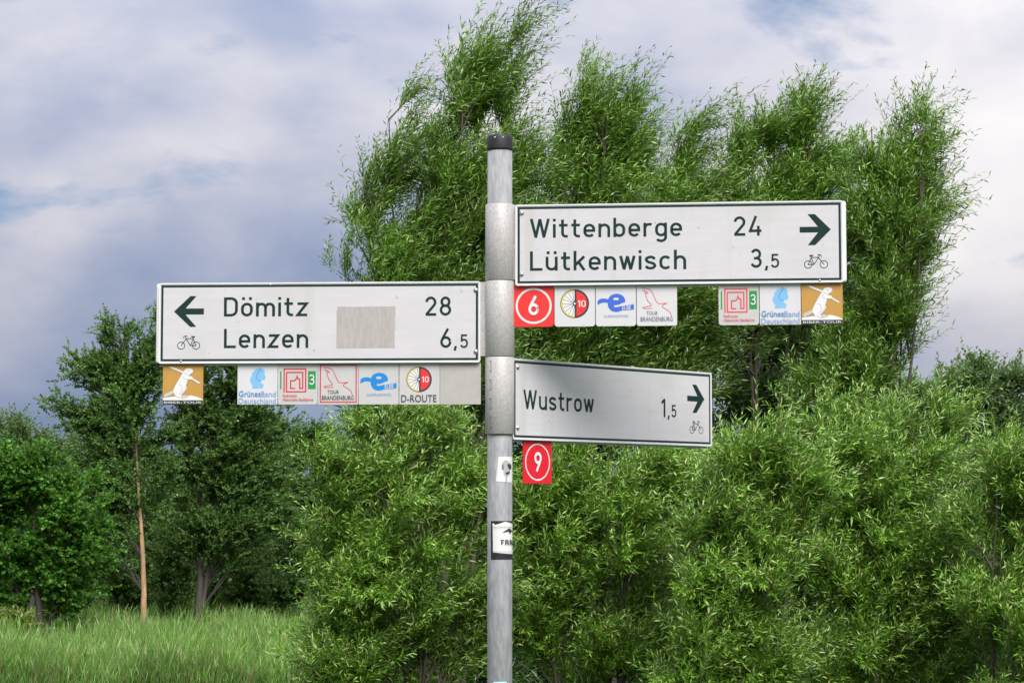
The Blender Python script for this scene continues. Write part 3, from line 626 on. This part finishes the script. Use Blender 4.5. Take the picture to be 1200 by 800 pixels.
def plant(name, label, cat, blobs, Y, base_px, mat, barkmat, group=None, nb=60, nsh=40, nlf=18, leaf=(.085, .013), shoot=.6, kind=2, depth=1.0,
          nstem=4, wind=.25, upb=.45, spread=.8, stem_r=.06, twigs=True, trunk_to=None, seed=1, tmin=.25, droop=.0, ybase=None, trunk_bark=None, shell=2.2, jit=.06, tops_px=None):
    rng = np.random.default_rng(seed); zg = gz(ybase or Y)
    bx = at(base_px, 600, Y).x; base = np.array([bx, Y, zg-.1])
    k = Y/F; Cn = np.array([at(b[0], b[1], Y) for b in blobs]); Rd = np.array([(b[2]*k, (b[4] if len(b) > 4 else min(b[2], b[3])*depth)*(k if len(b) <= 4 else 1), b[3]*k) for b in blobs])
    # stems through the crown
    stems = []
    order = np.argsort(-Cn[:, 2])[:max(1, nstem)]
    tops = Cn[order] - np.array([0, 0, .1])*Rd[order]
    if tops_px: tops = np.array([at(p[0], p[1], Y) for p in tops_px])+rng.normal(0, .15, (len(tops_px), 3))*np.array([0, 1, 0])
    t = np.linspace(0, 1, 12)[:, None]
    for i, tp_ in enumerate(tops):
        b0 = base+np.array([rng.normal(0, .12), rng.normal(0, .12), 0])*(nstem > 1); h = tp_[2]-b0[2]
        c1 = b0+np.array([(tp_[0]-b0[0])*(.30 if nstem > 1 else .15), (tp_[1]-b0[1])*.3, h*.55])
        if trunk_to is not None and i == 0:
            c1 = np.array(at(trunk_to[0], trunk_to[1], Y)); c1 = 2*c1-.5*(b0+tp_)
        wob = np.sin(t*np.array([7, 9, 0])+rng.uniform(0, 6, 3))*np.array([.05, .05, 0])*np.sqrt(max(h, 1))*t
        stems.append(((1-t)**2*b0+2*t*(1-t)*c1+t*t*tp_+wob))
    SP_ = np.concatenate(stems)
    # branches: tips fill the crown blobs, starts sit lower on the nearest stem
    vol = Rd[:, 0]*Rd[:, 2]; vol = np.maximum(vol, np.median(vol)*.2); pick = rng.choice(len(Cn), nb, p=vol**1.12/(vol**1.12).sum())
    dv = unit(rng.normal(size=(nb, 3))); dv[:, 1] -= .25; dv = unit(dv)
    tip = Cn[pick]+dv*Rd[pick]*(rng.uniform(0, 1, (nb, 1))**(1/shell))
    d = tip[:, None]-SP_[None]; cost = np.hypot(d[..., 0], d[..., 1])+np.abs(d[..., 2]-.9*np.hypot(d[..., 0], d[..., 1])-.25)*.8+np.where(d[..., 2] < .1, 3, 0)+rng.uniform(0, .25, d.shape[:2])
    st = SP_[np.argmin(cost, 1)]
    ln = np.linalg.norm(tip-st, axis=1, keepdims=True)
    ct = st+(tip-st)*.45+np.array([0, 0, .22])*ln+rng.normal(0, .08, (nb, 3))*ln
    # shoots
    tt = np.concatenate([rng.uniform(tmin, 1, (nb, nsh-2)), np.ones((nb, 2))], 1)[..., None]
    s0, c0, e0 = st[:, None], ct[:, None], tip[:, None]
    B0 = (1-tt)**2*s0+2*tt*(1-tt)*c0+tt**2*e0; TG = unit(2*(1-tt)*(c0-s0)+2*tt*(e0-c0))
    B0 = B0+rng.normal(0, jit, B0.shape)*np.minimum(ln, 1.0)[:, None]
    rv = rng.normal(size=TG.shape); rv = unit(rv-(rv*TG).sum(-1, keepdims=True)*TG)
    D0 = unit(TG*.75+rv*spread*(1.05-.5*tt)+np.array([wind*.5, 0, upb])); sl = shoot*rng.uniform(.35, 1.35, tt.shape)*(1.05-.35*tt)
    bend = np.array([wind, 0, -.12-droop])+rng.normal(0, .22, D0.shape)
    B0, D0, sl, bend = (a.reshape(-1, a.shape[-1]) for a in (B0, D0, sl, bend))
    ns = len(B0)
    s = ((np.arange(nlf)+.6)/nlf)[None, :, None]*np.ones((ns, 1, 1))+rng.normal(0, .015, (ns, nlf, 1))
    P = B0[:, None]+sl[:, None]*(s*D0[:, None]+.5*s*s*bend[:, None]); TGl = unit(D0[:, None]+s*bend[:, None])
    ph = rng.uniform(0, 6.28, (ns, 1, 1))+np.arange(nlf)[None, :, None]*2.4
    x1 = unit(np.cross(TGl, np.array([.1, .2, 1.]))); x2 = np.cross(TGl, x1)
    ld = unit(TGl*rng.uniform(.6, 1.15, (ns, nlf, 1))+(x1*np.cos(ph)+x2*np.sin(ph))*rng.uniform(.45, .9, (ns, 1, 1))+np.array([wind*.35, 0, -.08-droop])+rng.normal(0, .15, P.shape))
    LL = leaf[0]*rng.uniform(.65, 1.2, (ns, nlf))*rng.uniform(.75, 1.25, (ns, 1))*(1-.35*np.abs(s[..., 0]-.45)); WW = leaf[1]*rng.uniform(.8, 1.2, (ns, nlf))
    up = unit(np.array([0, -.25, 1.])+rng.normal(0, .55, P.shape))
    V, T = leaf_arrays(P.reshape(-1, 3), ld.reshape(-1, 3), LL.ravel(), WW.ravel(), up.reshape(-1, 3), kind)
    root = empty(name, tuple(base), label=label, cat=cat, group=group)
    STAT[0] += len(T)
    link('crown', tri_mesh('crown', V-base, T, mat), root, kind='stuff')
    V, T = tubes([(c-base, stem_r*rng.uniform(.7, 1.1) if i else stem_r*1.15, .006) for i, c in enumerate(stems)], 8, 1.25); STAT[0] += len(T)
    link('trunk', tri_mesh('trunk', V, T, trunk_bark or barkmat, True), root)
    tq = np.linspace(0, 1, 6)[:, None]
    V, T = tubes([((1-tq)**2*st[i]+2*tq*(1-tq)*ct[i]+tq*tq*tip[i]-base, min(.03, .008+.007*ln[i, 0]), .003) for i in range(nb)], 4); STAT[0] += len(T)
    link('branches', tri_mesh('branches', V, T, barkmat, True), root, kind='stuff')
    if twigs:
        sel = rng.permutation(ns)[:ns*2//5]; q = np.array([0, .5, 1.0])[None, :, None]
        C3 = B0[sel][:, None]+sl[sel][:, None]*(q*D0[sel][:, None]+.5*q*q*bend[sel][:, None]); r = np.array([.0035, .0028, .0012])[None, :, None]
        a = unit(np.cross(D0[sel], np.array([.3, 1., .1])))[:, None]; c = unit(np.cross(D0[sel], a[:, 0]))[:, None]
        R3 = np.stack([C3+a*r, C3+(-.5*a+.87*c)*r, C3+(-.5*a-.87*c)*r], 2).reshape(len(sel), 9, 3)
        fs = []
        for i in (0, 1):
            for j in range(3):
                kx = (j+1) % 3; fs += [i*3+j, i*3+kx, i*3+3+kx, i*3+j, i*3+3+kx, i*3+3+j]
        T = (np.arange(len(sel))[:, None]*9+np.array(fs)).reshape(-1, 3); STAT[0] += len(T)
        link('twigs', tri_mesh('twigs', R3.reshape(-1, 3)-base, T, twigm), root, kind='stuff')
    return root

WG = 'tall willows behind the signpost'
TW = dict(leaf=(.10, .0155), nlf=18, stem_r=.07)
def spire(xt, yt, xb, yb, w, n=6):                       # a pointed plume: narrow at its wind-bent tip, wide below
    return [(xb+(xt-xb)*(1-i/(n-1))**1.3, yt+(yb-yt)*i/(n-1), 4+(w-4)*(i/(n-1))**.9, (yb-yt)/(n+1)) for i in range(n)]
plant('willow_tree', 'tallest windblown willow with ragged peaks rising behind the black post cap', 'willow tree',
      spire(566, 36, 530, 170, 44)+spire(606, 44, 578, 150, 30, 5)+spire(476, 120, 452, 230, 34, 5)+[(428, 285, 30, 44), (442, 240, 26, 36), (500, 200, 46, 50), (606, 160, 22, 36), (530, 260, 70, 70), (460, 330, 76, 56), (596, 215, 40, 60), (575, 290, 60, 60), (540, 360, 70, 60), (450, 420, 66, 56), (540, 440, 80, 60)],
      25, 520, LW2, bark, WG, nb=225, nsh=26, shoot=.72, nstem=6, tops_px=[(560, 60), (598, 75), (470, 145), (430, 280), (530, 160), (590, 200)], wind=.55, upb=.55, spread=.72, seed=21, **TW)
plant('willow_tree', 'dense leaning willow with one sharp peak above the Wittenberge lettering', 'willow tree',
      spire(702, 64, 680, 230, 48, 7)+spire(745, 130, 735, 220, 36, 4)+[(688, 140, 26, 40), (715, 170, 34, 40), (672, 180, 24, 40)]+spire(816, 136, 796, 240, 34, 5)+[(655, 210, 26, 46), (660, 260, 40, 56), (720, 265, 70, 56), (790, 265, 60, 56), (700, 360, 90, 60), (640, 340, 40, 60), (800, 370, 70, 60), (690, 450, 80, 50), (780, 450, 60, 40)],
      25.6, 700, LW2, bark, WG, nb=235, nsh=26, shoot=.70, nstem=5, tops_px=[(698, 90), (742, 150), (808, 160), (660, 220), (780, 260)], wind=.6, upb=.5, spread=.72, seed=22, **TW)
plant('willow_tree', 'slender willow crown with a thin tip above the number 24', 'willow tree',
      spire(946, 82, 918, 230, 46, 7)+spire(870, 128, 866, 230, 28, 5)+[(900, 170, 26, 36), (968, 195, 24, 46), (850, 250, 34, 50), (905, 270, 60, 56), (860, 340, 60, 56), (930, 350, 60, 40), (965, 300, 40, 60)],
      26.2, 890, LW2, bark, WG, nb=150, nsh=25, shoot=.64, nstem=4, tops_px=[(938, 110), (868, 150), (965, 190), (900, 190)], wind=.35, upb=.6, spread=.75, seed=23, **TW)
plant('willow_tree', 'looser willow with airy twigs spreading past the end of the Wittenberge sign', 'willow tree',
      spire(1020, 128, 1020, 220, 30, 4)+spire(1052, 122, 1050, 220, 36, 4)+[(1078, 140, 12, 26), (1086, 190, 12, 34), (1072, 210, 32, 46), (1048, 270, 46, 52), (1092, 250, 8, 24), (1078, 285, 20, 24), (1008, 255, 32, 56), (1034, 350, 44, 52), (1066, 305, 26, 20), (1000, 420, 50, 56), (1046, 400, 24, 30), (960, 470, 56, 36), (1010, 480, 40, 30)],
      25.2, 985, LW2, bark, WG, nb=135, nsh=24, shoot=.60, nstem=5, tops_px=[(1018, 150), (1050, 145), (1078, 165), (1080, 280), (1040, 340)], wind=.22, upb=.45, spread=.85, seed=24, **TW)
SG = 'willow bushes in front of the tall willows'
SH = dict(mat=LW, barkmat=bark, group=SG, kind=2, leaf=(.086, .0145), nlf=22, shoot=.62, wind=.25, upb=.38, spread=.85, nstem=5, stem_r=.035, droop=.04, depth=1.1, tmin=.4, shell=3.0, jit=.05)
plant('willow_bush', 'broad bright willow bush between the reed meadow and the post', 'willow bush', [(465, 530, 90, 50), (420, 590, 56, 60), (500, 620, 70, 70), (418, 690, 52, 70), (500, 740, 76, 80), (415, 790, 50, 60), (545, 560, 50, 60), (560, 690, 40, 80), (385, 560, 26, 50), (388, 650, 30, 60), (384, 750, 34, 70)], 21.5, 480, nb=116, nsh=34, seed=31, **SH)
plant('willow_bush', 'willow bush growing below the red number 9 plaque', 'willow bush', [(690, 560, 80, 50), (622, 600, 28, 60), (618, 720, 34, 80), (645, 640, 56, 70), (730, 640, 60, 64), (660, 750, 70, 80), (760, 560, 50, 40), (740, 760, 56, 70)], 22.0, 690, nb=92, nsh=33, seed=32, **SH)
plant('willow_bush', 'willow bush with bright upright plumes below the tip of the Wustrow sign', 'willow bush', [(848, 600, 40, 60), (880, 570, 40, 50), (820, 660, 40, 70), (870, 690, 60, 80), (850, 780, 80, 70), (930, 600, 40, 50), (915, 540, 30, 34)], 20.6, 860, nb=78, nsh=33, seed=33, **SH)
plant('willow_bush', 'wide willow bush rising to a leaning top under the beaver plaque', 'willow bush', [(985, 520, 44, 40), (1040, 480, 44, 32), (1020, 570, 60, 60), (1095, 540, 50, 46), (980, 640, 60, 70), (1060, 650, 70, 70), (1000, 760, 80, 80), (1100, 740, 60, 90), (1075, 500, 40, 34)], 21.8, 1030, nb=104, nsh=34, seed=34, **SH)
plant('willow_bush', 'willow bush to the right of all others below the round grey tree', 'willow bush', [(1180, 545, 40, 50), (1160, 600, 50, 60), (1210, 600, 50, 90), (1170, 690, 60, 70), (1200, 780, 80, 80), (1205, 500, 24, 36), (1260, 680, 60, 90)], 20.8, 1190, nb=80, nsh=33, seed=35, **SH)
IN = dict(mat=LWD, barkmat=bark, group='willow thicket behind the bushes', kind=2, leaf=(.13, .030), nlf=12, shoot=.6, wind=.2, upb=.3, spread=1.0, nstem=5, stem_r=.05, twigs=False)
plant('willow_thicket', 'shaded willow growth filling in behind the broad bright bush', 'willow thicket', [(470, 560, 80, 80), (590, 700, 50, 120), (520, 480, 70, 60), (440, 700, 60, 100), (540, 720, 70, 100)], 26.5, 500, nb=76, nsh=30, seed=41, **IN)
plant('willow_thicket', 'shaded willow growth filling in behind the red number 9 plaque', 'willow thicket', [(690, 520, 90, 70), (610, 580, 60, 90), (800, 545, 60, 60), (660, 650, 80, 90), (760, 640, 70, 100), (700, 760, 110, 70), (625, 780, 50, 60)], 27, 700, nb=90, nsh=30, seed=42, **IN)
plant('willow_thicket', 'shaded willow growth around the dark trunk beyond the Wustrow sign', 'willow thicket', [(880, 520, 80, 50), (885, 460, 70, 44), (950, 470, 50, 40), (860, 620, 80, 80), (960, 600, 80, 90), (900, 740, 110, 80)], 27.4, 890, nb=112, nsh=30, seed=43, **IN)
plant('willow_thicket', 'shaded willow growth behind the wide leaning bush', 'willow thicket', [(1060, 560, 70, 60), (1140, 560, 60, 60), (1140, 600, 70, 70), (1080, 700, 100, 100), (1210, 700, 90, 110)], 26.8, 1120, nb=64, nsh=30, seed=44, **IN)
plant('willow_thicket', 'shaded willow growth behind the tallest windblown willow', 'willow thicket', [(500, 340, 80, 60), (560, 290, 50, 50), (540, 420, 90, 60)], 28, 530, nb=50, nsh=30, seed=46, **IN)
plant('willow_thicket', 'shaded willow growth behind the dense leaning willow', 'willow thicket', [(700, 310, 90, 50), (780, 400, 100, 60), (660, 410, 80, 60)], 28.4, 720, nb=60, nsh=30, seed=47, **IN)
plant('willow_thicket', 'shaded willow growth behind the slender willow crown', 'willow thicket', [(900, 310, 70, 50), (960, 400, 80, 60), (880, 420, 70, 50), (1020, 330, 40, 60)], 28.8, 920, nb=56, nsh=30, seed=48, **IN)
plant('willow_tree', 'round grey green willow standing far behind the bushes', 'willow tree', [(1100, 462, 46, 34), (1148, 452, 36, 32), (1058, 478, 36, 30), (1186, 470, 26, 36), (1120, 505, 90, 40), (1200, 520, 50, 50), (1040, 520, 50, 40), (1130, 560, 100, 40)],
      48, 1130, LG, bark, nb=150, nsh=26, nlf=16, leaf=(.13, .048), shoot=.7, wind=.15, upb=.35, spread=1.0, nstem=5, seed=45, stem_r=.1, twigs=False)

# far wood beyond the reeds
FG = 'trees of the wood beyond the reeds'
FT = dict(kind=2, twigs=False, spread=1.0, jit=.12)
plant('poplar_tree', 'tall dark poplar with a pale orange brown trunk beyond the reeds', 'poplar tree', [(136, 384, 18, 30), (97, 430, 24, 30), (120, 430, 26, 40), (78, 470, 22, 34), (150, 450, 40, 50), (188, 392, 16, 40), (180, 440, 22, 40), (115, 500, 44, 46), (150, 500, 36, 44), (95, 540, 30, 40), (178, 600, 22, 24), (118, 560, 30, 40), (105, 600, 36, 40), (198, 540, 18, 40)],
      86, 168, LP, barkd, FG, trunk_bark=barkp, nb=150, nsh=26, nlf=17, leaf=(.125, .095), shoot=.8, nstem=1, wind=.05, upb=.3, seed=51, stem_r=.115, trunk_to=(164, 560), **FT)
plant('poplar_tree', 'many stemmed dark poplar below the left half of the Dömitz sign', 'poplar tree', [(198, 378, 12, 30), (235, 400, 40, 40), (225, 470, 30, 50), (212, 450, 24, 44), (245, 500, 36, 44), (280, 440, 40, 50), (265, 530, 44, 50), (310, 520, 28, 50), (325, 490, 16, 30), (330, 560, 24, 40), (295, 470, 34, 50), (335, 510, 18, 34), (235, 590, 36, 50), (300, 590, 36, 46), (205, 540, 24, 50), (265, 620, 50, 40), (325, 600, 24, 50), (210, 620, 20, 40)],
      89, 231, LP, barkd, FG, nb=225, nsh=26, nlf=16, leaf=(.125, .095), shoot=.8, nstem=3, wind=.05, upb=.3, seed=56, stem_r=.15, trunk_to=(231, 590), **FT)
plant('maple_tree', 'broad dark maple with layered bright green sprays at the meadow edge', 'maple tree', [(30, 560, 60, 44), (85, 590, 46, 46), (40, 640, 70, 50), (110, 650, 34, 50), (-20, 620, 60, 80), (60, 695, 60, 22), (-60, 560, 60, 60)],
      82, 55, LM, barkd, FG, nb=160, nsh=28, nlf=16, leaf=(.14, .12), shoot=.8, nstem=4, wind=.0, upb=.05, droop=.05, seed=53, stem_r=.16, **FT)
plant('willow_tree', 'grey green tree crown behind the broad dark maple', 'willow tree', [(20, 510, 40, 34), (55, 520, 40, 34), (-20, 500, 40, 40), (60, 560, 50, 50)],
      96, 30, LG, barkd, FG, nb=70, nsh=24, nlf=12, leaf=(.16, .09), shoot=.9, nstem=4, wind=.05, upb=.35, seed=54, stem_r=.14, **FT)
plant('alder_tree', 'thin crowned tree between the poplars and the bright willow bush', 'alder tree', [(355, 535, 18, 30), (345, 590, 26, 36), (372, 520, 14, 24), (375, 590, 24, 40)],
      98, 352, LS, barkd, FG, nb=80, nsh=22, nlf=12, leaf=(.15, .10), shoot=.8, nstem=3, wind=.05, upb=.35, seed=55, stem_r=.1, **FT)
UG = 'undergrowth shrubs of the far wood'
for (lab, bl, Y, bx, m, sd) in (
    ('dark rounded shrub at the foot of the bright willow bush', [(345, 650, 34, 50), (375, 660, 30, 60), (330, 690, 34, 30)], 92, 350, LS, 61),
    ('dark shrub right of the many stemmed poplar', [(285, 660, 34, 40), (300, 690, 34, 26), (262, 690, 26, 26)], 94, 285, LS, 62),
    ('mid green shrub between the two bare trunks', [(200, 650, 22, 44), (205, 690, 26, 26)], 95, 202, LP, 63),
    ('dark shrub behind the pale orange brown trunk', [(140, 650, 30, 50), (145, 695, 30, 24)], 96, 140, LS, 64),
    ('low yellow green shrub in front of the dark maple', [(8, 738, 26, 12), (25, 745, 22, 10), (-25, 735, 30, 16)], 78, 10, LY, 65)):
    plant('shrub', lab, 'shrub', bl, Y, bx, m, barkd, UG, nb=44, nsh=22, nlf=12, leaf=(.15, .10), shoot=.7, nstem=4, wind=.05, upb=.3, seed=sd, stem_r=.06, **FT)
# the dense wood behind them that reads as one mass
def woodland():
    rng = np.random.default_rng(71); n = 72000
    x = rng.uniform(-26, -4, n); y = rng.uniform(101, 107, n); hh = 9.0+1.2*np.sin(x*.9)+.9*np.sin(x*2.3+1)
    z = LOW+rng.uniform(0, 1, n)**.8*hh; P = np.stack([x, y, z], 1); D = unit(rng.normal(size=(n, 3))+np.array([0, 0, -.2])); up = unit(rng.normal(size=(n, 3))*.6+np.array([0, -.2, 1]))
    V, T = leaf_arrays(P, D, rng.uniform(.16, .3, n), rng.uniform(.12, .2, n), up, 2); STAT[0] += len(T)
    link('woodland', tri_mesh('woodland', V, T, LS), label='dense dark wood filling the background behind the single trees', cat='woodland', kind='stuff')
woodland()
def treeline():
    rng = np.random.default_rng(72); n = 36000
    x = rng.uniform(-120, 120, n); y = 215+rng.uniform(0, 8, n); hh = 8+1.8*np.sin(x*.21)+1.6*np.sin(x*.53+1)+1.0*np.sin(x*1.3)
    P = np.stack([x, y, LOW+rng.uniform(0, 1, n)**.8*hh], 1); D = unit(rng.normal(size=(n, 3))); up = unit(rng.normal(size=(n, 3))*.6+np.array([0, -.2, 1]))
    V, T = leaf_arrays(P, D, rng.uniform(.4, .8, n), rng.uniform(.3, .6, n), up, 2); STAT[0] += len(T)
    link('distant_woodland', tri_mesh('distant_woodland', V, T, LS), label='distant low line of trees closing the meadow', cat='woodland', kind='stuff')
treeline()

# ------------------------------------------------------------------ the reed meadow
def reeds():
    rng = np.random.default_rng(81)
    def bed(n, x0, x1, y0, y1, hmin, hmax, mat, name, label, nleaf, wst, lw):
        y = y0+(y1-y0)*rng.uniform(0, 1, n)**1.25; x = rng.uniform(x0, x1, n)*(y/y1); h = rng.uniform(hmin, hmax, n)*(1+.12*np.sin(x*1.3+y*.4)+.08*np.sin(x*3.1-y*.9))
        lean = np.stack([rng.normal(.10, .07, n), rng.normal(0, .05, n), np.ones(n)], 1); B0 = np.stack([x, y, np.full(n, LOW)], 1)
        Vs, Ts, off = [], [], 0
        V, T = leaf_arrays(B0, unit(lean), h, np.full(n, wst), np.tile([.15, -1, .1], (n, 1)), 2); Vs.append(V); Ts.append(T); off += len(V)
        for k in range(nleaf):
            f = rng.uniform(.30, .95, n)[:, None]; P = B0+lean*h[:, None]*f; az = rng.normal(0, 1.1, n)+np.where(rng.uniform(0, 1, n) < .3, math.pi, 0)
            D = unit(np.stack([np.cos(az), np.sin(az), rng.uniform(1.2, 5.0, n)], 1)); V, T = leaf_arrays(P, D, rng.uniform(.28, .55, n), rng.uniform(.6, 1.2, n)*lw, unit(np.array([0, -.6, .8])+rng.normal(0, .5, (n, 3))), 2)
            Vs.append(V); Ts.append(T+off); off += len(V)
        V, T = np.concatenate(Vs), np.concatenate(Ts); STAT[0] += len(T)
        link(name, tri_mesh(name, V, T, mat), label=label, cat='reeds', kind='stuff')
    bed(38000, -30, -5.5, 66, 99, .95, 2.0, LR, 'reed_bed', 'bright green reed meadow in front of the dark wood', 4, .016, .021)
    bed(5200, -30, -5.5, 66, 96, 1.3, 2.1, LD, 'dry_reeds', 'straw coloured dry reed stalks along the front of the green reeds', 1, .026, .02)
    bed(9000, -22, -4, 60, 75, .25, .5, LY, 'meadow_grass', 'short olive meadow grass in front of the reeds', 1, .03, .02)
reeds()
print('TRIANGLES planted', STAT[0])
